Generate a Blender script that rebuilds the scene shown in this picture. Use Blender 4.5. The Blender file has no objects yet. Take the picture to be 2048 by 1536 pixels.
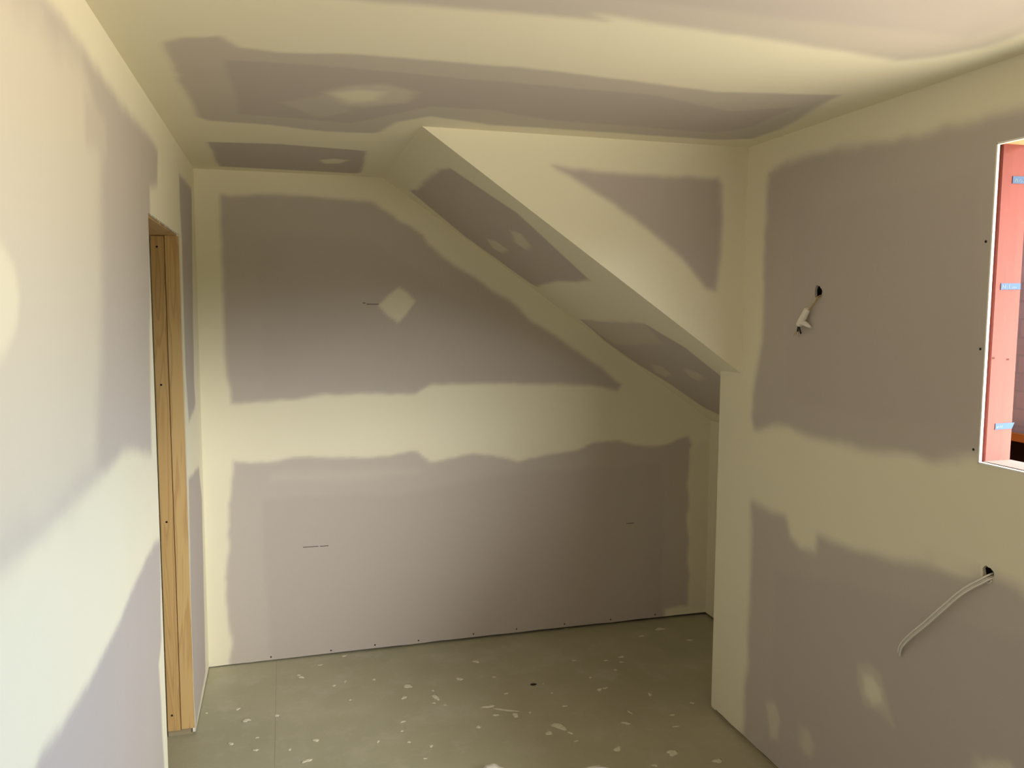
import bpy, bmesh, math, random
import numpy as np
from mathutils import Vector, Matrix

# ------------------------------------------------------------------ camera, sky, daylight, exposure
sc = bpy.context.scene
COL = sc.collection
cam_data = bpy.data.cameras.new('camera')
cam = bpy.data.objects.new('camera', cam_data)
COL.objects.link(cam)
cam_data.sensor_width = 36.0
cam_data.lens = 36.0 * 1628.354 / 2048.0
cam_data.clip_start = 0.01
Rv = Vector((0.96274578, -0.27037102, 0.00448045))
Uv = Vector((0.02086776, 0.090806, 0.99564994))
Fv = Vector((0.26960174, 0.95846428, -0.09306513))
m = Matrix((Rv, Uv, -Fv)).transposed().to_4x4()
m.translation = Vector((0.3832, 0.0, 1.7641))
cam.matrix_world = m
sc.camera = cam

world = bpy.data.worlds.new('sky')
sc.world = world
world.use_nodes = True
wn = world.node_tree.nodes
wl = world.node_tree.links
wn.clear()
wtc = wn.new('ShaderNodeTexCoord')
wsep = wn.new('ShaderNodeSeparateXYZ')
wramp = wn.new('ShaderNodeValToRGB')
wmr = wn.new('ShaderNodeMapRange')
wbg = wn.new('ShaderNodeBackground')
wout = wn.new('ShaderNodeOutputWorld')
wmr.inputs['From Min'].default_value = -1
wmr.inputs['From Max'].default_value = 1
wl.new(wtc.outputs['Generated'], wsep.inputs[0])
wl.new(wsep.outputs['Z'], wmr.inputs['Value'])
wl.new(wmr.outputs['Result'], wramp.inputs['Fac'])
cr = wramp.color_ramp
GROUND = (1.12, 1.0, 0.80, 1)                   # sunlit dry earth yard below the horizon
cr.elements[0].position = 0.0
cr.elements[0].color = (0.62, 0.55, 0.43, 1)          # the same ground in the shade of the house
cr.elements[1].position = 1.0
cr.elements[1].color = (0.50, 0.78, 1.32, 1)
for p_, c_ in ((0.25, (0.80, 0.71, 0.56, 1)), (0.36, GROUND), (0.44, (1.12, 1.0, 0.80, 1)), (0.485, (1.12, 1.0, 0.80, 1)), (0.53, (0.64, 0.76, 0.90, 1)), (0.66, (0.54, 0.76, 1.10, 1))):
    e_ = cr.elements.new(p_); e_.color = c_
# the hazy bright part of the sky on the side of the sun
SUN_SIDE = Vector((0.33, -0.84, 0.56)).normalized()
wdot = wn.new('ShaderNodeVectorMath'); wdot.operation = 'DOT_PRODUCT'
wl.new(wtc.outputs['Generated'], wdot.inputs[0]); wdot.inputs[1].default_value = SUN_SIDE
wmx = wn.new('ShaderNodeMath'); wmx.operation = 'MAXIMUM'; wmx.inputs[1].default_value = 0
wl.new(wdot.outputs['Value'], wmx.inputs[0])
wpw = wn.new('ShaderNodeMath'); wpw.operation = 'POWER'; wpw.inputs[1].default_value = 8
wl.new(wmx.outputs[0], wpw.inputs[0])
wab = wn.new('ShaderNodeMapRange'); wab.inputs['From Min'].default_value = 0.04; wab.inputs['From Max'].default_value = 0.14
wl.new(wsep.outputs['Z'], wab.inputs['Value'])
wml = wn.new('ShaderNodeMath'); wml.operation = 'MULTIPLY'
wl.new(wpw.outputs[0], wml.inputs[0]); wl.new(wab.outputs[0], wml.inputs[1])
SUN_HAZE = (7.6, 7.35, 6.6, 1)
wsc = wn.new('ShaderNodeVectorMath'); wsc.operation = 'SCALE'; wsc.inputs[0].default_value = SUN_HAZE[:3]
wl.new(wml.outputs[0], wsc.inputs['Scale'])
wad = wn.new('ShaderNodeVectorMath'); wad.operation = 'ADD'
# unseen dark band on that horizon, added to dim the upper back wall
DIM_BAND = (0.15, 0.17, 0.09)
def wrange(sock, a, b):
    x = wn.new('ShaderNodeMapRange'); x.interpolation_type = 'SMOOTHSTEP'
    x.inputs['From Min'].default_value = min(a, b); x.inputs['From Max'].default_value = max(a, b)
    if a > b: x.inputs['To Min'].default_value = 1; x.inputs['To Max'].default_value = 0
    wl.new(sock, x.inputs['Value'])
    return x.outputs[0]
def wmul(a, b):
    x = wn.new('ShaderNodeMath'); x.operation = 'MULTIPLY'; wl.new(a, x.inputs[0]); wl.new(b, x.inputs[1])
    return x.outputs[0]
wh = wmul(wmul(wrange(wsep.outputs['Z'], -0.16, -0.09), wrange(wsep.outputs['Z'], 0.09, 0.05)), wrange(wsep.outputs['Y'], -0.50, -0.80))
wmix = wn.new('ShaderNodeMix'); wmix.data_type = 'RGBA'
wl.new(wh, wmix.inputs[0]); wl.new(wramp.outputs['Color'], wmix.inputs[6]); wmix.inputs[7].default_value = (*DIM_BAND, 1)
wl.new(wmix.outputs[2], wad.inputs[0])
wl.new(wsc.outputs[0], wad.inputs[1])
wl.new(wad.outputs[0], wbg.inputs['Color'])
wl.new(wbg.outputs[0], wout.inputs[0])
wbg.inputs['Strength'].default_value = 10.0

sc.view_settings.view_transform = 'Standard'
sc.view_settings.look = 'None'
sc.view_settings.exposure = 0.0
sc.view_settings.gamma = 1.0
sc.view_settings.use_curve_mapping = False
sc.cycles.max_bounces = 16
sc.cycles.diffuse_bounces = 12
sc.cycles.use_denoising = True
sc.cycles.sample_clamp_indirect = 10.0

# ------------------------------------------------------------------ room measures (metres)
H = 2.4
YB, YF, YE = 4.1016, 2.9198, 3.0846      # back wall, bulkhead face, end of right wall
W, W2 = 2.1724, 2.7083                    # right wall, side of the alcove
XS, Z1, Z2 = 0.871, 1.503, 1.1127         # where the soffit leaves the ceiling / meets the right wall / meets the alcove side
YN = -1.3                                 # wall behind the photographer
WY0, WY1, WZ0, WZ1 = -0.70, 1.7331, 1.358, 2.1909   # window opening, widened out of view toward the camera to light the room
DY0, DY1, DZ = 2.69, 3.4543, 2.045        # door opening
PB = 0.010                                # plasterboard thickness
GAP = 0.012                               # board stands off the floor

# portal: lets the renderer find the daylight that comes through the window opening
pd = bpy.data.lights.new('window_daylight', 'AREA')
pd.shape = 'RECTANGLE'
pd.size = WY1 - WY0
pd.size_y = WZ1 - WZ0
pd.cycles.is_portal = True
po = bpy.data.objects.new('window_daylight', pd)
COL.objects.link(po)
po.matrix_world = Matrix(((0, 0, 1, W + 0.06), (1, 0, 0, (WY0 + WY1) / 2), (0, 1, 0, (WZ0 + WZ1) / 2), (0, 0, 0, 1)))

PATTERNS = {
  'left': [
    ([(-1.3,1.41),(0.6,1.41),(1.247,1.404),(1.385,1.397),(1.6,1.396),(1.841,1.398),(2.166,1.403),(2.395,1.372),(2.596,1.32),(2.607,1.487),(2.66,1.753),(2.714,1.98),(2.747,2.119),(2.902,2.156),(2.953,2.276),(2.787,2.289),(2.454,2.272),(2.235,2.278),(1.969,2.296),(1.655,2.3),(1.2,2.28),(-1.3,2.29)],0.12,0.05,0.012),
    ([(-1.3,1.41),(1.247,1.404),(1.6,1.396),(1.846,1.424),(1.943,1.669),(2.002,1.888),(2.053,2.114),(1.872,2.259),(1.532,2.257),(-1.3,2.2)],0.55,0.14,0.03),
    ([(1.27,1.859),(1.329,1.843),(1.377,1.821),(1.399,1.78),(1.377,1.735),(1.317,1.701),(1.214,1.686)],0.95,0.03,0.01),
    ([(1.9,2.1),(2.1,2.12),(2.12,2.2),(1.9,2.2)],0.3,0.05,0.02),
    ([(3.526,2.29),(3.991,2.296),(3.908,1.882),(3.837,1.44),(3.866,1.325),(3.589,1.284),(3.538,1.425),(3.525,1.504),(3.542,1.87),(3.553,2.03),(3.518,2.145)],0.0,0.035,0.01),
    ([(3.504,1.059),(3.931,1.029),(4.02,0.857),(3.931,0.053),(3.48,0.016),(3.442,0.154),(3.453,0.573)],0.0,0.03,0.01),
    ([(-1.3,1.03),(0.6,1.03),(1.383,1.058),(1.567,1.04),(1.776,1.02),(1.907,1.021),(2.053,1.022),(2.17,1.042),(2.407,1.06),(2.573,1.063),(2.691,1.037),(2.648,0.731),(2.563,0.688),(2.595,0.563),(2.645,0),(-1.3,0)],0.0,0.035,0.012),
  ],
  'back': [
    ([(0.118,2.282),(0.293,2.298),(0.476,2.292),(0.816,2.284),(0.901,2.229),(1.065,2.126),(1.1,2.077),(1.267,1.955),(1.511,1.813),(1.631,1.709),(1.878,1.557),(2.161,1.35),(2.135,1.315),(1.906,1.358),(1.572,1.365),(1.284,1.376),(1.117,1.375),(1.027,1.325),(0.897,1.334),(0.63,1.33),(0.379,1.314),(0.136,1.299),(0.111,1.53),(0.113,1.945)],0.06,0.032,0.01),
    ([(0.27,2.104),(0.782,2.118),(1.028,1.951),(1.635,1.544),(1.974,1.392),(0.699,1.378),(0.294,1.363),(0.281,1.796)],0,0.06,0.01),
    ([(0.136,1.026),(0.286,1.015),(0.502,1.029),(0.744,1.003),(0.899,1.011),(1.027,1.029),(1.1,0.982),(1.231,0.981),(1.319,1.003),(1.473,0.985),(1.566,0.954),(1.751,0.978),(1.919,0.998),(2.008,1.033),(2.155,1.038),(2.366,0.999),(2.568,1.047),(2.585,0.998),(2.581,0.566),(2.596,0.273),(2.595,0.06),(2.45,0.063),(2.439,-0.007),(2.44,-0.036),(0.104,-0.036),(0.105,0.033),(0.097,0.334),(0.094,0.48),(0.106,0.683),(0.129,0.939)],0.1,0.028,0.014),
    ([(0.282,0.821),(0.496,0.833),(0.943,0.807),(1.473,0.884),(1.923,0.894),(2.399,0.907),(2.429,0.691),(2.427,-0.02),(0.286,-0.032),(0.282,0.316),(0.265,0.697)],0,0.03,0.01),
    ([(0.308,0.956),(0.693,0.95),(1.047,0.945),(1.073,0.917),(0.693,0.899),(0.307,0.907)],0.22,0.045,0.01),
    ([(0.844,1.771),(0.89,1.82),(0.945,1.868),(0.99,1.839),(1.032,1.794),(0.989,1.739),(0.943,1.689),(0.889,1.726)],0.8,0.02,0.006),
    ([(2.576,0.984),(2.615,0.05),(2.724,0.039),(2.695,1.022)],0.85,0.02,0.006),
  ],
  'bulk': [
    ([(1.356,2.289),(1.453,2.28),(1.646,2.274),(2.041,2.278),(2.058,2.246),(2.063,2.133),(2.063,2.0),(2.049,1.878),(2.046,1.835),(2.001,1.848),(1.894,1.956),(1.735,2.076),(1.597,2.164),(1.453,2.237)],0.0,0.035,0.008),
  ],
  'slope': [
    ([(0.983,3.967),(1.003,3.808),(0.991,3.607),(0.996,3.451),(0.994,3.291),(1.015,3.149),(1.262,3.071),(1.621,3.217),(1.626,3.375),(1.613,3.601),(1.635,3.998),(1.613,4.028),(1.281,4.058)],0.05,0.02,0.006),
    ([(1.883,4.007),(1.891,3.721),(1.891,3.235),(2.033,3.143),(2.213,3.159),(2.329,3.183),(2.867,4.048),(2.617,3.819),(2.557,3.931),(2.378,3.959),(2.228,4.051),(2.047,4.076)],0.05,0.02,0.006),
    ([(1.883,4.007),(1.891,3.241),(2.029,3.325),(2.074,4.001)],0.3,0.04,0.01),
    ([(1.324,3.792),(1.346,3.708),(1.404,3.708),(1.411,3.844),(1.374,3.884)],0.55,0.02,0.004),
    ([(1.323,3.369),(1.343,3.301),(1.412,3.367),(1.425,3.484),(1.375,3.489)],0.55,0.02,0.004),
    ([(2.207,3.838),(2.211,3.731),(2.279,3.738),(2.313,3.89),(2.28,3.942)],0.4,0.02,0.004),
    ([(2.206,3.477),(2.21,3.386),(2.254,3.353),(2.295,3.507),(2.263,3.544)],0.4,0.02,0.004),
  ],
  'ceil': [
    ([(0.121,2.196),(0.163,2.141),(0.255,2.103),(0.296,2.18),(0.391,2.193),(0.573,2.151),(0.797,2.145),(1.089,2.147),(1.319,2.174),(1.612,2.213),(1.995,2.139),(2.105,2.598),(2.094,2.772),(1.957,2.824),(1.313,2.822),(1.095,2.829),(0.871,2.757),(0.771,2.887),(0.746,3.037),(0.722,3.08),(0.549,3.105),(0.355,3.054),(0.153,3.043),(0.126,2.997),(0.124,2.659),(0.116,2.56)],0.22,0.03,0.008),
    ([(0.251,2.299),(0.505,2.273),(0.988,2.289),(1.455,2.301),(1.787,2.408),(1.959,2.309),(1.981,2.602),(1.91,2.718),(1.272,2.697),(1.042,2.619),(0.847,2.623),(0.713,2.827),(0.622,2.94),(0.261,2.912),(0.259,2.66)],0,0.02,0.008),
    ([(0.39,2.715),(0.506,2.586),(0.627,2.611),(0.61,2.785),(0.519,2.886)],0.2,0.05,0.01),
    ([(0.512,2.554),(0.584,2.447),(0.679,2.408),(0.776,2.475),(0.765,2.602),(0.651,2.703),(0.572,2.693)],0.4,0.05,0.01),
    ([(0.541,2.552),(0.616,2.494),(0.683,2.497),(0.671,2.598),(0.6,2.658)],0.9,0.05,0.01),
    ([(0.117,3.434),(0.388,3.392),(0.728,3.437),(0.756,3.984),(0.735,4.021),(0.386,4.011),(0.119,4.009),(0.119,3.716)],0,0.022,0.006),
    ([(0.554,3.704),(0.604,3.651),(0.679,3.665),(0.643,3.766),(0.579,3.786)],0.8,0.03,0.006),
    ([(0.12,1.8),(1.09,1.75),(1.052,1.717),(1.543,1.763),(1.917,1.813),(1.995,1.742),(2.05,1.66),(2.05,0.75),(0.12,0.75)],0.22,0.05,0.01),
    ([(0.25,1.62),(1.95,1.62),(1.95,0.9),(0.25,0.9)],0.05,0.05,0.01),
    ([(0.12,0.4),(2.05,0.4),(2.05,-1.2),(0.12,-1.2)],0.1,0.05,0.01),
  ],
  'right': [
    ([(2.778,2.279),(2.701,2.297),(2.624,2.298),(2.467,2.299),(2.114,2.275),(1.897,2.276),(1.662,2.269),(1.2,2.27),(-1.2,2.27),(-1.2,1.36),(1.6,1.38),(1.755,1.371),(1.901,1.336),(2.142,1.313),(2.441,1.318),(2.643,1.327),(2.81,1.294),(2.83,1.345),(2.828,1.425),(2.792,1.601),(2.78,1.799),(2.783,1.963),(2.785,2.179)],0.05,0.055,0.014),
    ([(2.599,2.13),(2.401,2.098),(2.077,2.121),(1.786,2.134),(1.753,1.442),(2.256,1.419),(2.617,1.428),(2.609,1.797)],0,0.03,0.01),
    ([(2.817,0.992),(2.725,0.986),(2.594,0.987),(2.556,0.924),(2.494,0.904),(2.407,0.911),(2.4,0.976),(2.196,0.982),(2.022,0.993),(1.888,1.025),(1.757,1.035),(1.653,1.064),(1.576,1.052),(1.2,1.04),(-1.2,1.04),(-1.2,0),(2.86,0),(2.829,0.034),(2.824,0.215),(2.805,0.388),(2.806,0.603)],0.08,0.055,0.016),
    ([(2.642,0.763),(2.347,0.831),(1.994,0.885),(1.716,0.914),(1.566,0.933),(1.2,0.9),(-1.2,0.9),(-1.2,0),(2.7,0),(2.629,0.262)],0,0.05,0.01),
    ([(2.171,0.606),(2.114,0.631),(2.063,0.624),(2.038,0.58),(2.02,0.54),(1.992,0.482),(2.055,0.498),(2.128,0.485),(2.16,0.54)],0.3,0.025,0.006),
    ([(2.136,0.584),(2.095,0.599),(2.055,0.572),(2.046,0.535),(2.089,0.509),(2.13,0.528)],0.85,0.03,0.006),
    ([(2.671,0.232),(2.612,0.266),(2.576,0.208),(2.587,0.123),(2.636,0.101)],0.45,0.03,0.006),
    ([(2.453,0.233),(2.41,0.264),(2.37,0.22),(2.384,0.166),(2.433,0.157)],0.4,0.03,0.006),
    ([(1.689,0.531),(1.636,0.578),(1.583,0.598),(1.551,0.569),(1.67,0.499)],0.6,0.03,0.006),
  ],
  'alc': [
  ],
}
BACK_SCREWS = [[0.2922, 4.1016, 0.0216], [0.5854, 4.1016, 0.0222], [0.8078, 4.1016, 0.0265], [1.034, 4.1016, 0.0258], [1.3296, 4.1016, 0.0293], [1.5685, 4.1016, 0.0317], [1.8436, 4.1016, 0.0312], [2.1162, 4.1016, 0.029], [2.3884, 4.1016, 0.0306]]
PENCIL_LINES = [[[0.7854, 4.1016, 1.7801], [0.8445, 4.1016, 1.778]], [[0.7659, 4.1016, 1.7849], [0.7806, 4.1016, 1.785]], [[0.5401, 4.1016, 0.5679], [0.5818, 4.1016, 0.5698]], [[0.4575, 4.1016, 0.5716], [0.5327, 4.1016, 0.5684]], [[2.2027, 4.1016, 0.5719], [2.248, 4.1016, 0.5716]]]
WINDOW_SCREWS = [[2.1724, 1.7532, 1.9439], [2.1724, 1.7508, 1.6606], [2.1724, 1.7546, 1.3889]]
DROPS = [(0.432, 3.882, 0.0165, 0.022, 0), (0.421, 3.907, 0.0092, 0.014, 0), (0.579, 3.751, 0.0114, 0.015, 0), (0.632, 3.779, 0.0073, 0.0211, 0), (0.766, 3.764, 0.0092, 0.013, 0), (0.91, 3.656, 0.0301, 0.0253, -0.2), (0.878, 3.548, 0.0165, 0.0212, 0), (1.017, 3.515, 0.0187, 0.0428, 0.4), (1.017, 3.58, 0.0071, 0.0122, 0), (1.282, 3.83, 0.0228, 0.0226, 0.3), (1.16, 3.663, 0.0187, 0.0235, 0.4), (1.324, 3.641, 0.0124, 0.0133, 0), (1.228, 3.366, 0.0332, 0.0184, 0), (1.293, 3.316, 0.0665, 0.0136, -0.4), (1.323, 3.262, 0.0199, 0.0269, 0), (1.241, 3.284, 0.0177, 0.0155, 0), (1.475, 3.123, 0.032, 0.0487, 0.3), (1.417, 3.08, 0.0228, 0.0202, 0.2), (1.503, 3.056, 0.0165, 0.0117, -0.5), (1.505, 2.99, 0.0124, 0.0095, 0), (0.028, 3.631, 0.0061, 0.011, 0), (0.322, 3.529, 0.0104, 0.018, 0), (0.198, 3.522, 0.0238, 0.022, -0.4), (0.158, 3.633, 0.0114, 0.017, -0.5), (0.243, 3.264, 0.0136, 0.014, 0), (0.374, 3.232, 0.0095, 0.012, 0), (0.477, 3.278, 0.0165, 0.019, 0), (0.439, 3.132, 0.024, 0.02, 0.2), (0.144, 3.341, 0.0124, 0.02, 0.4), (0.246, 3.361, 0.0082, 0.012, 0), (0.843, 3.334, 0.0155, 0.0132, 0), (0.828, 3.257, 0.0104, 0.0081, 0), (0.925, 3.109, 0.0114, 0.0133, 0), (0.722, 3.2, 0.0082, 0.014, 0), (0.843, 3.163, 0.0104, 0.01, 0), (0.886, 3.025, 0.0095, 0.0092, 0), (1.144, 3.205, 0.0104, 0.0204, 0.4), (1.914, 3.672, 0.0124, 0.0121, 0), (1.796, 3.395, 0.0165, 0.0121, 0), (2.006, 3.69, 0.0228, 0.0121, 0), (1.982, 3.635, 0.0124, 0.0108, 0), (1.758, 3.714, 0.0124, 0.0117, 0), (2.217, 3.908, 0.0187, 0.0166, 0), (2.357, 3.971, 0.0415, 0.0255, 0.3), (2.445, 3.792, 0.0187, 0.0201, 0.2), (1.857, 4.112, 0.0133, 0.0108, 0), (1.77, 3.515, 0.0095, 0.0139, 0), (1.765, 3.388, 0.0187, 0.0171, 0.4), (1.971, 3.281, 0.0114, 0.021, -0.5), (2.121, 3.157, 0.0133, 0.0139, 0), (1.76, 3.072, 0.0238, 0.0152, -0.3), (1.984, 3.082, 0.0196, 0.0089, 0), (1.953, 2.989, 0.0196, 0.0103, 0), (1.644, 2.89, 0.0301, 0.0175, 0.4), (1.814, 3.151, 0.0073, 0.0219, 0.2), (1.845, 2.808, 0.0342, 0.0277, 0.3), (1.988, 2.706, 0.0228, 0.0256, 0.2), (1.737, 2.742, 0.0136, 0.0143, -0.3), (1.558, 3.281, 0.0155, 0.0117, 0), (1.541, 3.413, 0.0073, 0.0095, 0), (1.529, 3.51, 0.0054, 0.0104, 0), (1.336, 3.464, 0.0114, 0.0126, 0), (1.918, 3.559, 0.0114, 0.0112, 0), (1.391, 3.266, 0.0082, 0.0085, 0), (1.501, 2.799, 0.0383, 0.0054, 0), (1.0, 3.461, 0.0092, 0.0112, 0), (1.044, 3.43, 0.0082, 0.0091, 0), (0.64, 3.588, 0.0095, 0.01, 0), (0.526, 3.993, 0.0146, 0.0091, 0), (0.648, 4.069, 0.0177, 0.012, 0)]

# ------------------------------------------------------------------ helpers
def link(name, me, parent=None, mats=()):
    o = bpy.data.objects.new(name, me)
    COL.objects.link(o)
    for m_ in mats:
        me.materials.append(m_)
    if parent is not None:
        o.parent = parent
    return o

def tag(o, label=None, cat=None, group=None, kind=None):
    if label: o['label'] = label
    if cat: o['category'] = cat
    if group: o['group'] = group
    if kind: o['kind'] = kind
    return o

def empty(name, loc=(0, 0, 0)):
    o = bpy.data.objects.new(name, None)
    o.empty_display_size = 0.05
    o.location = loc
    COL.objects.link(o)
    return o

def from_bm(name, bm, mats, parent=None, smooth=False, origin=None):
    me = bpy.data.meshes.new(name)
    if origin is not None:
        bmesh.ops.translate(bm, verts=bm.verts, vec=-Vector(origin))
    bmesh.ops.recalc_face_normals(bm, faces=bm.faces)
    bm.to_mesh(me)
    bm.free()
    if smooth:
        for p in me.polygons: p.use_smooth = True
    o = link(name, me, None, mats if isinstance(mats, (list, tuple)) else [mats])
    if origin is not None: o.location = origin
    if parent is not None:
        o.parent = parent
        if parent.type == 'EMPTY' or parent.location.length > 0:
            o.location = Vector(o.location) - Vector(parent.location)
    return o

def add_box(bm, a, b, mat=0, bevel=0.0):
    a = Vector(a); b = Vector(b)
    r = bmesh.ops.create_cube(bm, size=1.0)
    vs = r['verts']
    for v in vs:
        v.co = Vector(((a[i] + b[i]) / 2 + v.co[i] * (b[i] - a[i]) for i in range(3)))
    fs = set(f for v in vs for f in v.link_faces)
    for f in fs: f.material_index = mat
    if bevel > 0:
        es = list(set(e for v in vs for e in v.link_edges))
        bmesh.ops.bevel(bm, geom=es, offset=bevel, segments=2, affect='EDGES', clamp_overlap=True)
    return vs

def add_prism(bm, poly, vec, mat=0):
    """closed prism: 3D polygon extruded by vec"""
    vec = Vector(vec)
    lo = [bm.verts.new(Vector(p)) for p in poly]
    hi = [bm.verts.new(Vector(p) + vec) for p in poly]
    n = len(poly)
    fs = [bm.faces.new(lo), bm.faces.new(hi)]
    for i in range(n):
        fs.append(bm.faces.new((lo[i], lo[(i + 1) % n], hi[(i + 1) % n], hi[i])))
    for f in fs: f.material_index = mat

def tube(bm, pts, rad, seg=8, flat=1.0, mat=0, caps=True):
    """tube through pts; rad number or list; flat squashes it in its second axis"""
    P = [Vector(p) for p in pts]
    n = len(P)
    rr = rad if isinstance(rad, (list, tuple)) else [rad] * n
    rings = []
    ref = Vector((0, 0, 1))
    prev = None
    for i in range(n):
        t = (P[min(i + 1, n - 1)] - P[max(i - 1, 0)]).normalized()
        if prev is None:
            a = t.cross(ref)
            if a.length < 1e-3: a = t.cross(Vector((1, 0, 0)))
        else:
            a = prev - t * prev.dot(t)
        a.normalize(); prev = a
        b = t.cross(a)
        rings.append([bm.verts.new(P[i] + a * rr[i] * math.cos(k * 2 * math.pi / seg) + b * rr[i] * flat * math.sin(k * 2 * math.pi / seg)) for k in range(seg)])
    for i in range(n - 1):
        for k in range(seg):
            f = bm.faces.new((rings[i][k], rings[i][(k + 1) % seg], rings[i + 1][(k + 1) % seg], rings[i + 1][k]))
            f.smooth = True; f.material_index = mat
    if caps:
        bm.faces.new(rings[0][::-1]).material_index = mat
        bm.faces.new(rings[-1]).material_index = mat

def spline(pts, n=8):
    P = [Vector(p) for p in pts]
    P = [P[0] * 2 - P[1]] + P + [P[-1] * 2 - P[-2]]
    out = []
    for i in range(1, len(P) - 2):
        for k in range(n):
            t = k / n
            out.append(0.5 * ((2 * P[i]) + (P[i + 1] - P[i - 1]) * t + (2 * P[i - 1] - 5 * P[i] + 4 * P[i + 1] - P[i + 2]) * t * t + (3 * P[i] - P[i - 1] - 3 * P[i + 1] + P[i + 2]) * t ** 3))
    out.append(P[-2])
    return out

# ------------------------------------------------------------------ materials
class NT:
    def __init__(s, name):
        s.m = bpy.data.materials.new(name)
        s.m.use_nodes = True
        s.t = s.m.node_tree
        s.n = s.t.nodes
        s.b = s.n['Principled BSDF']
    def new(s, t, **k):
        x = s.n.new(t)
        for a, v in k.items(): setattr(x, a, v)
        return x
    def l(s, a, b): s.t.links.new(a, b)
    def noise(s, scale, detail=4, rough=0.55, dist=0.0, stretch=None):
        tc = s.new('ShaderNodeTexCoord')
        mp = s.new('ShaderNodeMapping')
        if stretch: mp.inputs['Scale'].default_value = stretch
        nz = s.new('ShaderNodeTexNoise')
        nz.inputs['Scale'].default_value = scale
        nz.inputs['Detail'].default_value = detail
        nz.inputs['Roughness'].default_value = rough
        nz.inputs['Distortion'].default_value = dist
        s.l(tc.outputs['Object'], mp.inputs['Vector'])
        s.l(mp.outputs[0], nz.inputs['Vector'])
        return nz.outputs['Fac']
    def ramp(s, fac, stops):
        r = s.new('ShaderNodeValToRGB')
        s.l(fac, r.inputs['Fac'])
        e = r.color_ramp.elements
        e[0].position, e[0].color = stops[0][0], (*stops[0][1], 1)
        e[1].position, e[1].color = stops[-1][0], (*stops[-1][1], 1)
        for p, c in stops[1:-1]:
            q = e.new(p); q.color = (*c, 1)
        return r.outputs['Color']
    def mix(s, fac, a, b, mode='MIX'):
        x = s.new('ShaderNodeMix', data_type='RGBA', blend_type=mode)
        for v, i in ((fac, 0), (a, 6), (b, 7)):
            if hasattr(v, 'links'): s.l(v, x.inputs[i])
            elif i == 0: x.inputs[0].default_value = v
            else: x.inputs[i].default_value = (*v, 1)
        return x.outputs[2]
    def bump(s, fac, strength, dist=0.002):
        b = s.new('ShaderNodeBump')
        b.inputs['Strength'].default_value = strength
        b.inputs['Distance'].default_value = dist
        s.l(fac, b.inputs['Height'])
        s.l(b.outputs[0], s.b.inputs['Normal'])
    def set(s, col=None, rough=0.8, spec=0.3, metal=0.0):
        if col is not None:
            if hasattr(col, 'links'): s.l(col, s.b.inputs['Base Color'])
            else: s.b.inputs['Base Color'].default_value = (*col, 1)
        s.b.inputs['Roughness'].default_value = rough
        s.b.inputs['Specular IOR Level'].default_value = spec
        s.b.inputs['Metallic'].default_value = metal
        return s.m

COMPOUND = (0.81, 0.77, 0.61)
BOARD = (0.50, 0.450, 0.415)

def mat_drywall():
    n = NT('plasterboard_with_jointing_compound')
    at = n.new('ShaderNodeAttribute', attribute_name='compound')
    big = n.noise(2.2, 3)
    fine = n.noise(60, 4, 0.7)
    comp = n.mix(big, (COMPOUND[0] * .96, COMPOUND[1] * .955, COMPOUND[2] * .93), COMPOUND)
    paper = n.mix(n.noise(3.0, 3), (BOARD[0] * .97, BOARD[1] * .965, BOARD[2] * .96), BOARD)
    paper = n.mix(0.05, paper, n.ramp(fine, ((.3, (.40, .36, .34)), (.7, (.58, .52, .50)))))
    c = n.mix(at.outputs['Fac'], paper, comp)
    n.bump(n.noise(14, 5, .6), 0.12, 0.002)
    return n.set(c, 0.86, 0.18)

def mat_plain(name, col, rough=.8, spec=.3, var=.0, scale=8, metal=0.0):
    n = NT(name)
    if var:
        c = n.mix(n.noise(scale, 4), tuple(x * (1 - var) for x in col), tuple(min(1, x * (1 + var)) for x in col))
    else:
        c = col
    return n.set(c, rough, spec, metal)

def mat_pine(name, base, dark, seed=0.0, stretch=(18, 18, 1.1)):
    n = NT(name)
    tc = n.new('ShaderNodeTexCoord')
    mp = n.new('ShaderNodeMapping')
    mp.inputs['Location'].default_value = (seed, seed * .7, seed * 1.3)
    mp.inputs['Scale'].default_value = stretch
    n.l(tc.outputs['Object'], mp.inputs['Vector'])
    nz = n.new('ShaderNodeTexNoise')
    nz.inputs['Scale'].default_value = 1.0
    nz.inputs['Detail'].default_value = 2
    nz.inputs['Distortion'].default_value = .35
    n.l(mp.outputs[0], nz.inputs['Vector'])
    mul = n.new('ShaderNodeMath', operation='MULTIPLY'); mul.inputs[1].default_value = 8
    n.l(nz.outputs['Fac'], mul.inputs[0])
    fr = n.new('ShaderNodeMath', operation='FRACT')
    n.l(mul.outputs[0], fr.inputs[0])
    c = n.ramp(fr.outputs[0], ((0, base), (.55, tuple(b * .93 + d * .07 for b, d in zip(base, dark))), (.86, tuple(b * .6 + d * .4 for b, d in zip(base, dark))), (1.0, base)))
    c2 = n.mix(n.noise(3, 3, stretch=(1, 1, .4)), c, tuple(x * .93 for x in base), 'MIX')
    return n.set(n.mix(.18, c, c2), .55, .35)

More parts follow.
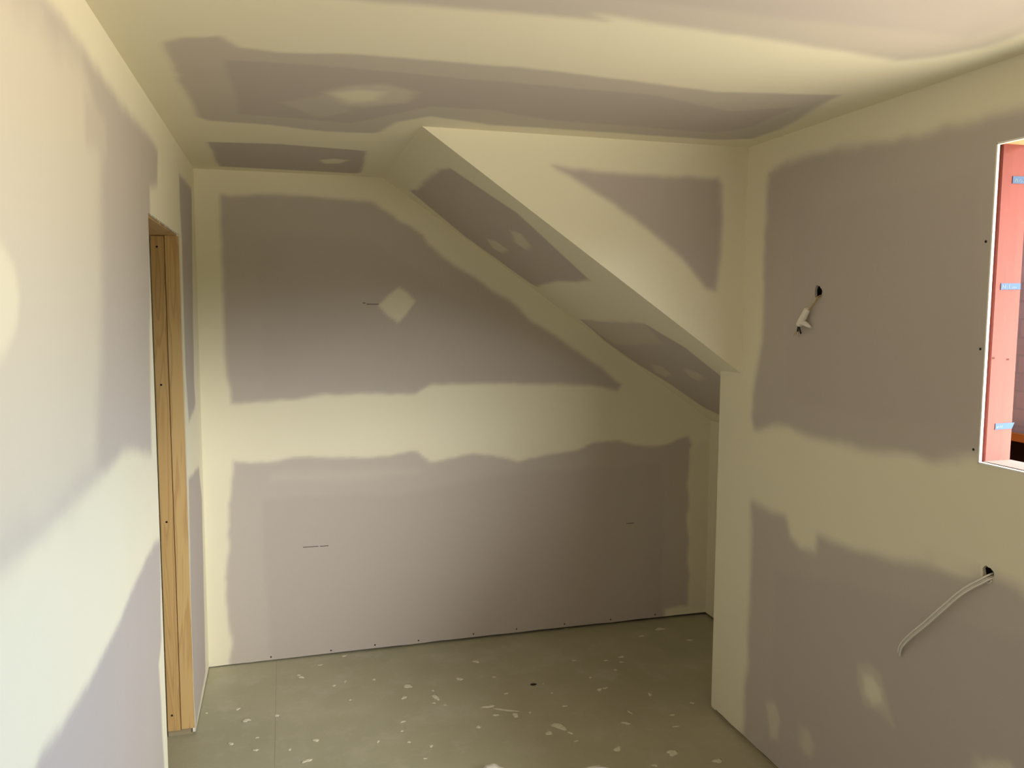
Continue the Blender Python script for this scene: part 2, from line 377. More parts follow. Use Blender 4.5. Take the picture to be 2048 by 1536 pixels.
def mat_floor():
    n = NT('dusty_floor_sheet')
    a = n.noise(1.6, 5, .6)
    c = n.ramp(a, ((.3, (.355, .335, .225)), (.7, (.44, .418, .295))))
    sp = n.noise(38, 3, .8)
    c = n.mix(n.ramp(sp, ((.60, (0, 0, 0)), (.75, (.35, .35, .35)))), c, (.54, .52, .42))
    dust = n.ramp(n.noise(5.5, 6, .7), ((.50, (0, 0, 0)), (.70, (.5, .5, .5))))
    c = n.mix(dust, c, (.52, .50, .41))
    n.bump(n.noise(40, 4, .6), .12, .002)
    rgh = n.new('ShaderNodeMapRange')
    n.l(a, rgh.inputs['Value'])
    rgh.inputs['To Min'].default_value = .34; rgh.inputs['To Max'].default_value = .5
    m_ = n.set(c, .6, .5)
    n.l(rgh.outputs[0], n.b.inputs['Roughness'])
    return m_

def mat_brick():
    n = NT('brown_brick')
    tc = n.new('ShaderNodeTexCoord')
    mp = n.new('ShaderNodeMapping')
    mp.inputs['Rotation'].default_value = (0, 0, 0)
    cx_ = n.new('ShaderNodeSeparateXYZ'); cb = n.new('ShaderNodeCombineXYZ')
    n.l(tc.outputs['Object'], cx_.inputs[0])
    n.l(cx_.outputs['Y'], cb.inputs['X']); n.l(cx_.outputs['Z'], cb.inputs['Y'])
    br = n.new('ShaderNodeTexBrick')
    br.inputs['Scale'].default_value = 1.0
    br.inputs['Brick Width'].default_value = .24
    br.inputs['Row Height'].default_value = .086
    br.inputs['Mortar Size'].default_value = .006
    br.inputs['Color1'].default_value = (.080, .032, .022, 1)
    br.inputs['Color2'].default_value = (.062, .026, .018, 1)
    br.inputs['Mortar'].default_value = (.045, .018, .013, 1)
    n.l(cb.outputs[0], br.inputs['Vector'])
    c = n.mix(n.noise(7, 5, .7), br.outputs['Color'], (.095, .045, .034))
    n.bump(br.outputs['Fac'], -.4, .006)
    return n.set(c, .85, .2)

def mat_primer():
    n = NT('pink_primer_on_timber')
    g = n.noise(1.0, 4, .6, stretch=(60, 60, 4))
    c = n.mix(g, (.17, .048, .038), (.22, .064, .052))
    wear = n.ramp(n.noise(16, 5, .7), ((.60, (0, 0, 0)), (.72, (.5, .5, .5))))
    c = n.mix(wear, c, (.26, .085, .066))
    n.bump(g, .15, .001)
    return n.set(c, .7, .12)

M_WALL = mat_drywall()
M_EDGE = mat_plain('gypsum_board_edge', (.80, .78, .70), .9, .1, .04, 60)
M_CORE = mat_plain('stud_cavity', (.16, .13, .09), .9, .1, .2)
M_PLATE = mat_pine('dusty_bottom_plate', (.34, .28, .18), (.20, .14, .07), 3, (1.2, 1.2, 18))
M_FLOOR = mat_floor()
M_PINE = mat_pine('raw_pine', (.62, .42, .180), (.30, .14, .045), 0.3)
M_PINE2 = mat_pine('raw_pine_second', (.57, .37, .150), (.28, .13, .040), 5.1)
M_PINEH = mat_pine('raw_pine_head', (.60, .42, .22), (.36, .19, .065), 2.1, (18, 1.1, 18))
M_PRIMER = mat_primer()
M_HEADW = mat_plain('window_head_timber', (.62, .33, .17), .6, .3, .1, 20)
M_SILL = mat_plain('dusty_window_sill', (.20, .15, .12), .8, .1, .06, 20)
M_TAPE = mat_plain('blue_masking_tape', (.022, .060, .135), .6, .3, .05, 60)
M_TAPEW = mat_plain('white_print_on_tape', (.14, .17, .19), .6, .1)
M_BLACK = mat_plain('black_insulation_and_gap_shade', (.012, .011, .010), .5, .4)
M_SCREW = mat_plain('dark_screw_head', (.03, .022, .018), .5, .4, 0, 8, .6)
M_WHITEPL = mat_plain('white_cable_sheath', (.76, .74, .68), .45, .4, .05, 30)
M_CONN = mat_plain('white_connector_plastic', (.78, .74, .66), .35, .5)
M_COPPER = mat_plain('tan_insulation', (.50, .34, .16), .45, .4)
M_DROP = mat_plain('dried_compound', (.68, .65, .51), .85, .2, .22, 60)
M_PENCIL = mat_plain('pencil_line', (.12, .10, .08), .8, .1)
M_BRICK = mat_brick()
M_BEAM = mat_plain('oiled_cedar_ledge', (.085, .018, .002), .9, .02, .12, 12)
M_WHITE = mat_plain('white_plastic_lid', (.90, .89, .86), .4, .4, .02, 20)
M_RAG = mat_plain('offwhite_cloth', (.74, .71, .64), .9, .1, .05, 40)
M_YARD = mat_plain('dry_earth', (.42, .34, .25), .95, .1, .12, 3)

# ------------------------------------------------------------------ plaster pattern on the boards
rng = np.random.RandomState(7)
LAT = rng.rand(64, 64)
def vnoise(x, y):
    xi = np.floor(x).astype(int); yi = np.floor(y).astype(int)
    fx = x - xi; fy = y - yi
    fx = fx * fx * (3 - 2 * fx); fy = fy * fy * (3 - 2 * fy)
    a = LAT[xi % 64, yi % 64]; b = LAT[(xi + 1) % 64, yi % 64]
    c = LAT[xi % 64, (yi + 1) % 64]; d = LAT[(xi + 1) % 64, (yi + 1) % 64]
    return (a * (1 - fx) + b * fx) * (1 - fy) + (c * (1 - fx) + d * fx) * fy
def fbm(x, y):
    return (vnoise(x, y) - .5) + .5 * (vnoise(x * 2.1 + 5, y * 2.1 + 9) - .5) + .3 * (vnoise(x * 4.3 + 1, y * 4.3 + 3) - .5)
def sdf(u, v, poly):
    """signed distance to a polygon, positive inside"""
    d = np.full(u.shape, 1e9); ins = np.zeros(u.shape, bool)
    n = len(poly)
    for i in range(n):
        x0, y0 = poly[i]; x1, y1 = poly[(i + 1) % n]
        ex, ey = x1 - x0, y1 - y0
        L = ex * ex + ey * ey + 1e-12
        t = np.clip(((u - x0) * ex + (v - y0) * ey) / L, 0, 1)
        d = np.minimum(d, np.hypot(u - x0 - t * ex, v - y0 - t * ey))
        if y0 != y1:
            cr_ = ((y0 > v) != (y1 > v)) & (u < (x1 - x0) * (v - y0) / (y1 - y0) + x0)
            ins ^= cr_
    return np.where(ins, d, -d)
def coverage(u, v, pats):
    """1 = plaster compound, 0 = bare paper of the board"""
    c = np.ones(u.shape)
    for k, (poly, target, soft, amp) in enumerate(pats):
        s = sdf(u, v, poly) + amp * 1.3 * fbm(u * 9 + 11 * k, v * 9 + 3 * k)
        t = np.clip(s / soft + .5, 0, 1)
        t = t * t * (3 - 2 * t)
        c = c * (1 - t) + target * t
    return np.clip(c, 0, 1)

def grid_lines(a, b, step, cuts, keep):
    """grid positions from a to b with the cuts in them; no line strictly inside a 'keep' pair"""
    n = max(1, int(round((b - a) / step)))
    L = [x for x in np.linspace(a, b, n + 1) if all(abs(x - c) > step * .35 for c in cuts)]
    L += list(cuts)
    L = sorted(L + [x for x in (a, b) if x not in L])
    out = []
    for x in L:
        if any(p + 1e-6 < x < q - 1e-6 for p, q in keep): continue
        if out and abs(out[-1] - x) < 1e-6: continue
        out.append(x)
    return np.array(out)

def board_surface(us, vs, to3, pats, holes=(), rounds=(), umap=None):
    """vertices, faces and coverage of a boarded surface; holes are (u0,u1,v0,v1); rounds (cu,cv,half,radius)"""
    U, V = np.meshgrid(us, vs, indexing='ij')
    nu, nv = U.shape
    uf, vf = U.ravel(), V.ravel()
    co = to3(uf, vf)
    cov = coverage(uf, vf, pats)
    if umap is not None:                                   # the pattern is drawn in other coordinates than the grid
        pu, pv = umap(uf, vf)
        cov = coverage(pu, pv, pats)
    idx = np.arange(nu * nv).reshape(nu, nv)
    uc = (us[:-1] + us[1:]) / 2; vc = (vs[:-1] + vs[1:]) / 2
    UC, VC = np.meshgrid(uc, vc, indexing='ij')
    keep = np.ones(UC.shape, bool)
    for u0, u1, v0, v1 in list(holes) + [(r[0] - r[2], r[0] + r[2], r[1] - r[2], r[1] + r[2]) for r in rounds]:
        keep &= ~((UC > u0) & (UC < u1) & (VC > v0) & (VC < v1))
    q = np.stack([idx[:-1, :-1], idx[1:, :-1], idx[1:, 1:], idx[:-1, 1:]], -1)[keep]
    return co, q, cov

def wall_mesh(name, surfaces, boxes=(), prisms=(), flip=(), kind='structure', mats=None):
    """one mesh: boarded surfaces plus the solid framing behind them"""
    mats = mats or [M_WALL, M_EDGE, M_CORE, M_PLATE]
    V, F, A, MI = [], [], [], []
    off = 0
    for k, (co, q, cov) in enumerate(surfaces):
        V.append(co); A.append(cov)
        qq = q[:, ::-1] if k in flip else q
        F += (qq + off).tolist(); MI += [0] * len(q)
        off += len(co)
    bm = bmesh.new()
    for a, b, mi in boxes: add_box(bm, a, b, mi)
    for poly, vec, mi in prisms: add_prism(bm, poly, vec, mi)
    bmesh.ops.recalc_face_normals(bm, faces=bm.faces)
    bm.verts.index_update()
    V.append(np.array([v.co[:] for v in bm.verts]).reshape(-1, 3)); A.append(np.ones(len(bm.verts)))
    for f in bm.faces:
        F.append([v.index + off for v in f.verts]); MI.append(f.material_index)
    bm.free()
    V = np.concatenate(V); A = np.concatenate(A)
    me = bpy.data.meshes.new(name)
    me.from_pydata(V.tolist(), [], F)
    me.polygons.foreach_set('material_index', np.array(MI, dtype=np.int32))
    at = me.attributes.new('compound', 'FLOAT', 'POINT')
    at.data.foreach_set('value', A.astype(np.float32))
    me.update()
    o = link(name, me, None, mats)
    o['kind'] = kind
    return o

ST = 0.0125
# round cable holes in the right wall: centre y, z, half square, radius y, radius z
RH = [(2.4475, 1.824, .026, .021, .022), (1.685, 1.068, .024, .018, .019)]

# ---- right wall (window wall), board face at x = W
holes = [(WY0, WY1, WZ0, WZ1)]
us = grid_lines(YN, YE, ST, [WY0, WY1] + [r[0] + s * r[2] for r in RH for s in (-1, 1)], [(r[0] - r[2], r[0] + r[2]) for r in RH])
vs = grid_lines(GAP, H, ST, [WZ0, WZ1] + [r[1] + s * r[2] for r in RH for s in (-1, 1)], [(r[1] - r[2], r[1] + r[2]) for r in RH])
# a little ragged lower edge of the board
def right3(u, v):
    z = v + np.where(v < GAP + .001, .004 * fbm(u * 12, u * 3) + .006, 0)
    return np.stack([np.full(u.shape, W), u, z], 1)
rs = board_surface(us, vs, right3, PATTERNS['right'], holes, RH)
def ring(cy, cz, hs, ry, rz, x):
    sq = []
    n = 16
    P, Q = [], []
    for k in range(n):
        a = 2 * math.pi * k / n
        c, s = math.cos(a), math.sin(a)
        m_ = max(abs(c), abs(s))
        P.append((x, cy + hs * c / m_, cz + hs * s / m_))
        rag = 1 + .12 * math.sin(3 * a + cy * 7) + .07 * math.sin(7 * a)
        Q.append((x, cy + ry * c * rag, cz + rz * s * rag))
    co = np.array(P + Q + [(x + PB, q[1], q[2]) for q in Q])
    F = []
    for k in range(n):
        j = (k + 1) % n
        F.append((k, j, n + j, n + k)); F.append((n + k, n + j, 2 * n + j, 2 * n + k))
    cov = coverage(co[:, 1], co[:, 2], PATTERNS['right'])
    return co, np.array(F), cov
B0, B1 = W + PB, W + 0.105
wr = wall_mesh('wall_right', [rs] + [ring(*r, W) for r in RH],
    boxes=[
        ((W + .055, YN - .1, 0), (B1, WY0 - .05, H), 2), ((W + .055, WY1 + .05, 0), (B1, YE - .012, H), 2),
        ((W + .055, WY0 - .05, 0), (B1, WY1 + .05, WZ0 - .05), 2), ((W + .055, WY0 - .05, WZ1 + .05), (B1, WY1 + .05, H), 2),
        ((W + .004, YN, 0.0), (W + .06, YE - .02, .010), 3), ((W + .012, YN, .010), (W + .06, YE - .02, .045), 3),
        # board edge round the window
        ((W + .0005, WY1 + .0, WZ0 - .0), (W + .0065, WY1 + .03, WZ1 + .0), 1),
        # return of the wall end
        ((W + .0015, YE - .011, GAP), (W2 + .02, YE - .001, 1.8), 1),
        ((W + .0015, YE - .035, GAP), (W + .055, YE - .013, 1.8), 1),
    ], kind='structure')

# ---- back wall, board face at y = YB
us = grid_lines(0, W2, ST, [], []); vs = grid_lines(GAP, H, ST, [], [])
def back3(u, v):
    z = v + np.where(v < GAP + .001, -.007 + .008 * np.clip(u / 1.6, 0, 1) + .003 * fbm(u * 7, u * 2), 0)
    return np.stack([u, np.full(u.shape, YB), z], 1)
bs = board_surface(us, vs, back3, PATTERNS['back'])
wb = wall_mesh('wall_back', [bs], boxes=[((-.1, YB + .055, 0), (W2 + .1, YB + .1, H + .1), 2), ((0, YB + .035, 0), (W2, YB + .06, .04), 4)], mats=[M_WALL, M_EDGE, M_CORE, M_PLATE, M_BLACK])  # black strip at the foot paints the shade inside the floor gap

# ---- left wall, board face at x = 0
us = grid_lines(YN, YB, ST, [DY0, DY1], []); vs = grid_lines(GAP * .6, H, ST, [DZ], [])
def left3(u, v):
    return np.stack([np.zeros(u.shape), u, v], 1)
ls = board_surface(us, vs, left3, PATTERNS['left'], [(DY0, DY1, -1, DZ)])
wlft = wall_mesh('wall_left', [ls], boxes=[
        ((-.105, YN - .1, 0), (-PB, DY0 - .02, H), 2), ((-.105, DY1 + .045, 0), (-PB, YB + .05, H), 2), ((-.105, DY0 - .02, DZ + .045), (-PB, DY1 + .045, H), 2),
        ((-PB, DY0 - PB, GAP), (-.0008, DY0 - .0004, DZ), 1), ((-PB, DY1 + .0004, GAP), (-.0008, DY1 + PB, DZ), 1), ((-PB, DY0, DZ + .0004), (-.0008, DY1, DZ + PB), 1),
        ((-.08, YN, 0), (-.004, DY0 - .03, .008), 3)])

# ---- ceiling
us = grid_lines(0, W2, ST, [], []); vs = grid_lines(YN, YB, ST, [], [])
cs_ = board_surface(us, vs, lambda u, v: np.stack([u, v, np.full(u.shape, H)], 1), PATTERNS['ceil'])
ce = wall_mesh('ceiling', [cs_], boxes=[((-.1, YN - .1, H + .012), (W2 + .1, YB + .1, H + .09), 2)], flip=(0,))

# ---- sloping soffit of the bulkhead (ceiling of the alcove) and its upright face
sl = (H - Z1) / (W - XS)
us = grid_lines(XS, W2, ST, [], []); vs = grid_lines(YF, YB, ST, [], [])
ss = board_surface(us, vs, lambda u, v: np.stack([u, v, H - (u - XS) * sl], 1), PATTERNS['slope'])
so = wall_mesh('ceiling_slope', [ss], prisms=[([(XS + .02, YF + .012, H - .004), (W2, YF + .012, H - (W2 - XS) * sl + .012), (W2, YF + .012, H - (W2 - XS) * sl + .09), (XS + .13, YF + .012, H - .004)], (0, YB - YF - .012, 0), 2)], flip=(0,))
# triangle: s along the sloping edge, t up
n_s, n_t = 110, 70
us = np.linspace(0, 1, n_s); vs = np.linspace(0, 1, n_t)
A_ = np.array([XS, H]); B_ = np.array([W, H]); C_ = np.array([W, Z1])
def tri2(s, t):
    e = (1 - t)[:, None] * (C_ - A_) + t[:, None] * (B_ - A_)
    p = A_ + s[:, None] * e
    return p[:, 0], p[:, 1]
def tri3(s, t):
    x, z = tri2(s, t)
    return np.stack([x, np.full(x.shape, YF), z], 1)
bf = board_surface(us, vs, tri3, PATTERNS['bulk'], umap=tri2)
bu = wall_mesh('wall_bulkhead', [bf], prisms=[([(XS + .004, YF + .0006, H), (W, YF + .0006, Z1 + .004), (W, YF + .0006, H)], (0, PB, 0), 1)])

# ---- side of the alcove, x = W2
us = grid_lines(YE, YB, ST, [], []); vs = grid_lines(GAP, H - (W2 - XS) * (H - Z1) / (W - XS), ST, [], [])
al = board_surface(us, vs, lambda u, v: np.stack([np.full(u.shape, W2), u, v], 1), [])
wa = wall_mesh('wall_alcove', [al], boxes=[((W2 + .055, YE - .3, 0), (W2 + .1, YB + .1, H), 2), ((W2 + .012, YE, 0), (W2 + .06, YB, .04), 2), ((W + .1, YE - .06, 0), (W2 + .1, YE - .012, H), 2)])

# ---- wall behind the photographer
us = grid_lines(0, W, .05, [], []); vs = grid_lines(GAP, H, .05, [], [])
fr_ = board_surface(us, vs, lambda u, v: np.stack([u, np.full(u.shape, YN), v], 1), [([(.12, 1.4), (2.05, 1.4), (2.05, 2.28), (.12, 2.28)], 0, .05, .01), ([(.12, .03), (2.05, .03), (2.05, 1.03), (.12, 1.03)], 0, .05, .01)])
wf = wall_mesh('wall_front', [fr_], boxes=[((-.1, YN - .1, 0), (W + .1, YN - .02, H), 2)])

# ---- floor
bm = bmesh.new()
add_box(bm, (-1.25, YN - .1, -.10), (W2 + .1, YB + .1, 0), 0)
fl = from_bm('floor', bm, [M_FLOOR]); tag(fl, kind='structure')
# sheet joint: a hair-thin groove lip, pale on one side
bm = bmesh.new()
add_box(bm, (.317, 2.0, 0), (.3184, YB, .0003), 0)
jn = from_bm('sheet_joint', bm, [M_PLATE], fl)

# ---- hallway beyond the doorway
bm = bmesh.new()
add_box(bm, (-1.25, 2.2, 0), (-1.17, YB + .1, H)); add_box(bm, (-1.25, 2.12, 0), (-.105, 2.2, H)); add_box(bm, (-1.25, YB + .02, 0), (-.105, YB + .1, H)); add_box(bm, (-1.25, 2.12, H), (-.1, YB + .1, H + .08))
hw = from_bm('wall_hallway', bm, [M_EDGE]); tag(hw, kind='structure')

# ------------------------------------------------------------------ door frame (far jamb, near jamb, head)
dr = empty('door_1', (-.055, (DY0 + DY1) / 2, 0)); tag(dr, kind='structure')
def part(name, bm, mat, parent, smooth=False):
    return from_bm(name, bm, mat, parent, smooth)
bm = bmesh.new()   # board on the room side
add_box(bm, (-.0540, DY1, .028), (-.0006, DY1 + .044, DZ - .006), 0, .0015)
part('jamb_stud', bm, M_PINE, dr)
bm = bmesh.new()
add_box(bm, (-.106, DY1 + .003, .024), (-.0558, DY1 + .044, DZ - .008), 0, .0015)
part('jamb_stud', bm, M_PINE2, dr)
bm = bmesh.new()
add_box(bm, (-.106, DY0 - .044, .024), (-.0006 - PB, DY0 - .0012, DZ - .004), 0, .0015)
part('jamb_stud', bm, M_PINE2, dr)
bm = bmesh.new()
add_box(bm, (-.106, DY0 - .04, DZ - .006), (-.012, DY1 + .044, DZ + .040), 0, .0015)
part('head_plate', bm, M_PINEH, dr)
bm = bmesh.new()   # floor plate stub under the far jamb
add_box(bm, (-.106, DY1 + .008, 0), (-.006, DY1 + .044, .024), 0, .001)
part('bottom_plate', bm, M_PLATE, dr)
rd = random.Random(3)
for px_, pz_ in ((-.082, 1.995), (-.084, 1.455), (-.082, .902), (-.088, .092)):
    bm = bmesh.new()
    bmesh.ops.create_circle(bm, cap_ends=True, segments=12, radius=.0042)
    bmesh.ops.rotate(bm, verts=bm.verts, matrix=Matrix.Rotation(math.pi / 2, 3, 'X'))
    r_ = bmesh.ops.extrude_face_region(bm, geom=bm.faces[:])
    bmesh.ops.translate(bm, verts=[v for v in r_['geom'] if isinstance(v, bmesh.types.BMVert)], vec=(0, .003, 0))
    bmesh.ops.translate(bm, verts=bm.verts, vec=(px_, DY1 + .0021, pz_))
    part('nail_head', bm, M_SCREW, dr)
# torn paper along the head of the opening
bm = bmesh.new()
for i in range(16):
    y_ = DY0 + .06 + i * .043 + rd.uniform(-.015, .015)
    h_ = rd.uniform(.002, .009)
    add_prism(bm, [(-.0015, y_, DZ + .002), (-.0015, y_ + rd.uniform(.008, .03), DZ + .002), (-.0015, y_ + rd.uniform(.004, .012), DZ - h_)], (.0012, 0, 0), 0)
part('torn_paper', bm, M_EDGE, dr)

# ------------------------------------------------------------------ window
wi = empty('window_1', (W + .05, (WY0 + WY1) / 2, WZ0)); tag(wi, kind='structure')
bm = bmesh.new()   # far jamb: board edge step then primed timber
add_box(bm, (W + .0190, WY1 + .001, WZ0 - .012), (W + .104, WY1 + .035, WZ1 + .012), 0, .0015)
add_box(bm, (W + .0070, WY1 + .009, WZ0 - .012), (W + .0200, WY1 + .035, WZ1 + .012), 0, .0005)
jb = part('window_jamb', bm, M_PRIMER, wi)
bm = bmesh.new()
add_box(bm, (W + .0115, WY0 - .035, WZ0 - .012), (W + .104, WY0 - .003, WZ1 + .012), 0, .0015)
part('window_jamb', bm, M_PRIMER, wi)
bm = bmesh.new()
add_box(bm, (W + .0115, WY0 - .03, WZ1 + .003), (W + .104, WY1 + .003, WZ1 + .035), 0, .0015)
part('window_head', bm, M_HEADW, wi)
bm = bmesh.new()
add_box(bm, (W + .0135, WY0 - .03, WZ0 - .032), (W + .108, WY1 + .003, WZ0 + .002), 0, .002)
part('window_sill', bm, M_SILL, wi)
bm = bmesh.new()   # plaster bead around the opening, standing a hair proud of the board
e = .0015
add_box(bm, (W - e, WY1 - .0005, WZ0 - .004), (W + .0068, WY1 + .0045, WZ1 + .004), 0, .0006)
add_box(bm, (W - e, WY0 - .0045, WZ0 - .004), (W + PB, WY0 + .0005, WZ1 + .004), 0, .0008)
add_box(bm, (W - e, WY0 - .004, WZ1 - .0005), (W + PB, WY1 + .004, WZ1 + .0045), 0, .0008)
add_box(bm, (W - e, WY0 - .004, WZ0 - .0045), (W + PB, WY1 + .004, WZ0 + .0005), 0, .0008)
part('corner_bead', bm, M_EDGE, wi)
for px_, pz_ in ((W + .027, 1.637), (W + .075, 1.633)):
    bm = bmesh.new()
    add_box(bm, (px_ - .005, WY1 + .0004, pz_ - .0032), (px_ + .005, WY1 + .0045, pz_ + .0032), 0, .0008)
    part('nail_head', bm, mat_plain('rusty_nail', (.05, .010, .008), .7, .2), wi)

# blue tape pieces stuck on the far jamb, printed in white
def tape(x0, x1, z0, z1, label, over=0.0, marks=()):
    e_ = empty('masking_tape', ((x0 + x1) / 2, WY1, z0))
    tag(e_, label, 'tape', 'blue tape pieces on the window jamb')
    bm = bmesh.new()
    pts = [(x0, WY1 + .0002, z0), (x1, WY1 + .0002, z0 + .0015), (x1 + over, WY1 + .0002, z1 + .001), (x0 + .0005, WY1 + .0002, z1)]
    add_prism(bm, pts, (0, -.0009, 0), 0)
    part('tape_strip', bm, M_TAPE, e_)
    bm = bmesh.new()
    for (a, b, c, d) in marks:
        add_prism(bm, [(x0 + a, WY1 - .0007, z0 + b), (x0 + a + .0022, WY1 - .0007, z0 + b), (x0 + c + .0022, WY1 - .0007, z0 + d), (x0 + c, WY1 - .0007, z0 + d)], (0, -.0003, 0), 0)
    part('printed_mark', bm, M_TAPEW, e_)
mk1 = [(.006, .004, .010, .013), (.013, .004, .013, .012), (.018, .005, .024, .012), (.026, .004, .030, .008), (.036, .004, .036, .012), (.046, .004, .050, .009)]
tape(W + .054, W + .100, 2.0935, 2.1125, 'blue tape strip near the top of the pink window jamb', 0, mk1[:5])
tape(W + .036, W + .1015, 1.8175, 1.8345, 'blue tape strip at mid height of the pink window jamb', 0, [(.005, .004, .005, .013), (.006, .012, .012, .004), (.013, .004, .013, .013), (.026, .004, .026, .014), (.036, .004, .038, .008), (.041, .004, .044, .009), (.047, .004, .049, .008)])
tape(W + .045, W + .1015, 1.4440, 1.4610, 'blue tape strip near the sill whose slanted end sticks past the jamb', .008, [(.004, .004, .004, .009), (.007, .004, .010, .010), (.014, .005, .016, .011), (.020, .005, .022, .011)])

# ------------------------------------------------------------------ screws and pencil lines as parts of the walls
def disc(bm, c, axis, r, th, seg=10):
    r_ = bmesh.ops.create_cone(bm, cap_ends=True, segments=seg, radius1=r, radius2=r * .9, depth=th)
    rot = {'y': Matrix.Rotation(math.pi / 2, 3, 'X'), 'x': Matrix.Rotation(math.pi / 2, 3, 'Y')}[axis]
    bmesh.ops.rotate(bm, verts=r_['verts'], matrix=rot)
    bmesh.ops.translate(bm, verts=r_['verts'], vec=c)
for p in BACK_SCREWS:
    bm = bmesh.new(); disc(bm, Vector((p[0], YB - .0003, p[2])), 'y', .0042, .001)
    part('screw_head', bm, M_SCREW, wb)
for a, b in PENCIL_LINES:
    bm = bmesh.new()
    add_box(bm, (a[0], YB - .0005, (a[2] + b[2]) / 2 - .0018), (b[0], YB + .0004, (a[2] + b[2]) / 2 + .0018))
    part('pencil_line', bm, M_PENCIL, wb)
for p in WINDOW_SCREWS:
    bm = bmesh.new(); disc(bm, Vector((W - .0003, p[1], p[2])), 'x', .0038, .001)
    part('screw_head', bm, M_SCREW, wr)

# ------------------------------------------------------------------ dried drops of compound on the floor
rd = random.Random(11)
def blob(cx, cy, rx, ry, ang, k, h=.002):
    bm = bmesh.new()
    n = 18
    ph = [rd.uniform(0, 6.28) for _ in range(4)]
    top = bm.verts.new((0, 0, h))
    mid, rim = [], []
    for i in range(n):
        a = 2 * math.pi * i / n
        r = 1 + .22 * math.sin(2 * a + ph[0]) + .16 * math.sin(3 * a + ph[1]) + .12 * math.sin(5 * a + ph[2]) + rd.uniform(-.06, .06)
        x, y = rx * r * math.cos(a), ry * r * math.sin(a)
        mid.append(bm.verts.new((x * .6, y * .6, h * rd.uniform(.7, 1.1))))
        rim.append(bm.verts.new((x, y, 0)))
    for i in range(n):
        j = (i + 1) % n
        bm.faces.new((top, mid[i], mid[j])); bm.faces.new((mid[i], rim[i], rim[j], mid[j]))
    bm.faces.new(rim[::-1])
    bmesh.ops.rotate(bm, verts=bm.verts, matrix=Matrix.Rotation(ang, 3, 'Z'))
    bmesh.ops.translate(bm, verts=bm.verts, vec=(cx, cy, -.0001))
    return part('compound_drop', bm, M_DROP, fl, True)
for k, (cx_, cy_, rx_, ry_, an_) in enumerate(DROPS):
    blob(cx_, cy_, max(rx_ * .85, .0025), max(ry_ * .7, .0025), an_ * 1.2, k, .0012)
bm = bmesh.new()
bmesh.ops.create_uvsphere(bm, u_segments=14, v_segments=8, radius=1)
for v in bm.verts: v.co = Vector((1.484 + v.co.x * .016, 3.517 + v.co.y * .012, .0005 + max(0, v.co.z) * .0012))
part('knot_hole', bm, M_BLACK, fl)

# ------------------------------------------------------------------ cable with taped connectors by the upper hole
wc = empty('light_cable', (W - .01, 2.4475, 1.805)); tag(wc, 'short tan wires with white plastic connectors hanging from the upper hole in the right wall', 'cable')
def P3(y, z, d): return (W - d, y, z)
for k, (dy, dz, dd) in enumerate(((0, 0, 0), (.005, -.003, .004), (-.004, .004, .006))):
    bm = bmesh.new()
    pts = spline([P3(2.442 + dy, 1.812 + dz, -.05), P3(2.4276 + dy, 1.8062 + dz, .006 + dd), P3(2.4375 + dy, 1.7891 + dz, .014 + dd), P3(2.453 + dy, 1.7719 + dz, .018 + dd), P3(2.479 + dy * .4, 1.752 + dz * .4, .020)], 6)
    tube(bm, pts, .0016, 8)
    part('wire', bm, [M_COPPER, M_WHITEPL, M_COPPER][k], wc)
bm = bmesh.new()
pts = spline([P3(2.474, 1.766, .020), P3(2.4921, 1.7403, .021), P3(2.511, 1.7189, .022), P3(2.5175, 1.7046, .022)], 5)
tube(bm, pts, [.008, .0115, .012, .012, .0115, .0125, .0125, .012, .0115, .0115, .011, .011, .0115, .0115, .010, .008], 12, 1.0)
part('connector', bm, M_CONN, wc)
bm = bmesh.new()
pts = spline([P3(2.509, 1.7172, .020), P3(2.490, 1.7141, .018), P3(2.464, 1.7010, .012)], 5)
tube(bm, pts, [.009, .0115, .012, .0125, .0125, .012, .011, .010, .008, .006, .005], 12, .8)
part('connector', bm, M_CONN, wc)
for k, (y0, z0, y1, z1, r, mt) in enumerate(((2.517, 1.704, 2.513, 1.677, .0032, M_BLACK), (2.522, 1.704, 2.531, 1.685, .0028, M_BLACK), (2.524, 1.703, 2.543, 1.672, .0012, M_COPPER), (2.530, 1.688, 2.556, 1.668, .0009, M_COPPER), (2.520, 1.683, 2.527, 1.667, .0011, M_COPPER))):
    bm = bmesh.new()
    tube(bm, spline([P3(y0, z0, .022), P3((y0 + y1) / 2 + .001, (z0 + z1) / 2, .019), P3(y1, z1, .016)], 4), r, 8)
    part('wire', bm, mt, wc)

# ------------------------------------------------------------------ flat white cable from the lower hole
pc = empty('socket_cable', (W - .01, 1.68, 1.055)); tag(pc, 'flat white cable drooping from the lower hole in the right wall below the window', 'cable')
path = [P3(1.683, 1.068, -.055), P3(1.6753, 1.0616, .004), P3(1.69, 1.0454, .016), P3(1.7184, 1.0213, .022), P3(1.7542, .9856, .026), P3(1.8012, .9318, .028), P3(1.8613, .8639, .028), P3(1.9164, .8072, .024), P3(1.9528, .7671, .018), P3(1.9704, .742, .012), P3(1.9778, .7212, .008)]
sp_ = spline(path, 7)
for sg in (1, -1):
    bm = bmesh.new()
    tube(bm, [p + Vector((0, sg * .0038, sg * .0036)) for p in sp_], .0027, 8)
    part('cable_core', bm, M_WHITEPL, pc)
bm = bmesh.new()
tube(bm, [p + Vector((.0012, 0, 0)) for p in sp_], .0012, 6)
part('cable_web', bm, M_WHITEPL, pc)
bm = bmesh.new()   # loose ring of sheath where it leaves the hole
tube(bm, [P3(1.684 + .015 * math.cos(t), 1.056 + .013 * math.sin(t), .004 + .002 * math.sin(t)) for t in np.linspace(-2.9, .6, 12)], .0022, 6)
part('cable_loop', bm, M_WHITEPL, pc)

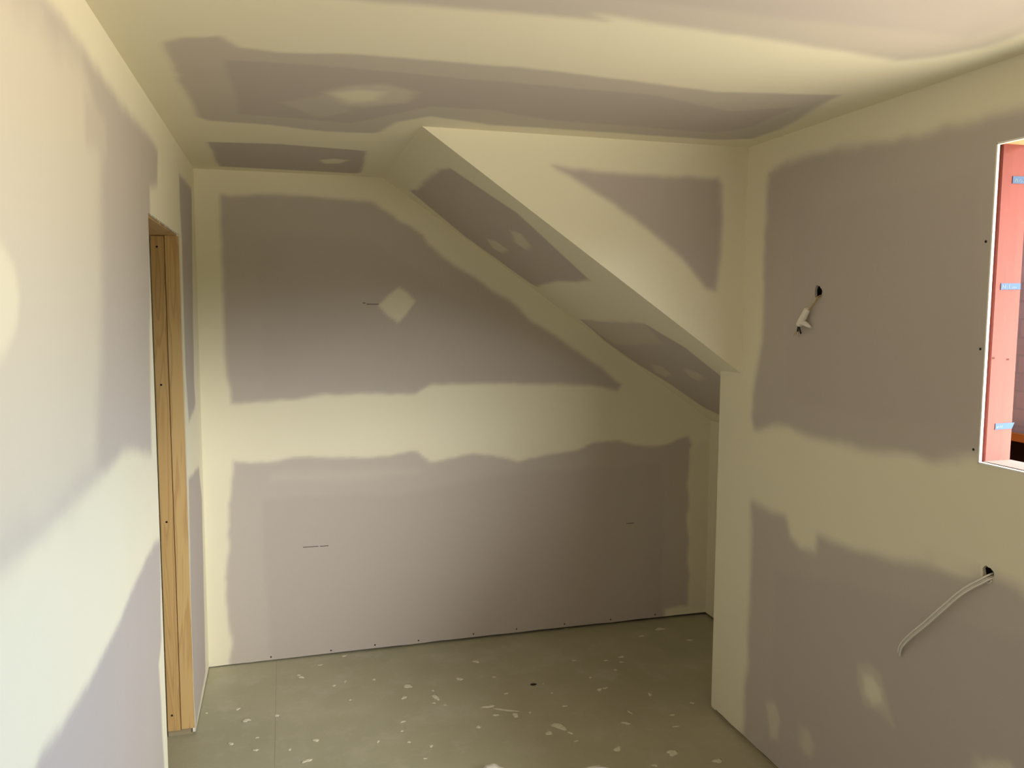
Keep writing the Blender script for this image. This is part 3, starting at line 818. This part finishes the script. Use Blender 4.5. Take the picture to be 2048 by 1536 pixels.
# ------------------------------------------------------------------ things at the lower edge of the picture
bm = bmesh.new()    # cloth lump
bmesh.ops.create_icosphere(bm, subdivisions=4, radius=1)
for v in bm.verts:
    c = v.co.copy()
    n_ = 1 + .07 * math.sin(5 * c.x + 2) * math.sin(4 * c.y) + .05 * math.sin(11 * c.x + 7 * c.z) + .03 * math.sin(17 * c.y + 9 * c.x)
    v.co = Vector((c.x * .060 * n_, c.y * .055 * n_, max(c.z, -.35) * .040 * n_ + .0155))
rg = from_bm('cleaning_cloth', bm, M_RAG, None, True, origin=(0, 0, 0)); rg.location = (1.105, 2.803, .0005)
tag(rg, 'crumpled off-white lump of cloth on the floor at the bottom edge of the picture', 'cloth')
ld = empty('bucket_lid', (1.474, 2.643, 0)); tag(ld, 'round bright white plastic lid lying on the floor, just cut by the bottom edge', 'lid')
bm = bmesh.new()
prof = [(0, .016), (.09, .016), (.105, .017), (.112, .020), (.118, .022), (.122, .020), (.124, .012), (.124, .0008), (0, .0008)]
n = 64
rings = [[bm.verts.new((r * math.cos(2 * math.pi * k / n), r * math.sin(2 * math.pi * k / n), z)) for k in range(n)] if r > 0 else [bm.verts.new((0, 0, z))] for r, z in prof]
for a, b in zip(rings, rings[1:]):
    for k in range(n):
        j = (k + 1) % n
        if len(a) == 1: bm.faces.new((a[0], b[k], b[j]))
        elif len(b) == 1: bm.faces.new((a[k], b[0], a[j]))
        else: bm.faces.new((a[k], b[k], b[j], a[j]))
bmesh.ops.translate(bm, verts=bm.verts, vec=(1.474, 2.643, 0))
part('lid_disc', bm, M_WHITE, ld, True)
bm = bmesh.new()
tube(bm, [(1.474 + .1255 * math.cos(t), 2.643 + .1255 * math.sin(t), .0045) for t in np.linspace(0, 2 * math.pi, 64)], .004, 8, caps=False)
part('lid_rim', bm, M_BLACK, ld)

# ------------------------------------------------------------------ outside the window
bm = bmesh.new()
add_box(bm, (3.80, 2.30, 1.138), (3.92, 6.2, 3.1), 0)
nb = from_bm('neighbour_wall', bm, M_BRICK, None); tag(nb, 'brown brick wall seen through the window beyond the pink jamb', 'wall')
bm = bmesh.new()
add_box(bm, (3.76, 2.30, 1.136), (3.799, 6.2, 1.172), 0, .002)
lg = from_bm('timber_ledge', bm, M_BEAM, None); tag(lg, 'orange-brown timber ledge along the foot of the brick wall outside', 'ledge')
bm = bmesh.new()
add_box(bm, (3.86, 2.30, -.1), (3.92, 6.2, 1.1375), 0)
bs_ = from_bm('plinth_wall', bm, mat_plain('shade_dark_recess', (.004, .0012, .0006), .95, .0), None); tag(bs_, 'base below the timber ledge outside the window, its recess shade painted near-black', 'wall')  # near-black colour stands for the shade under the ledge
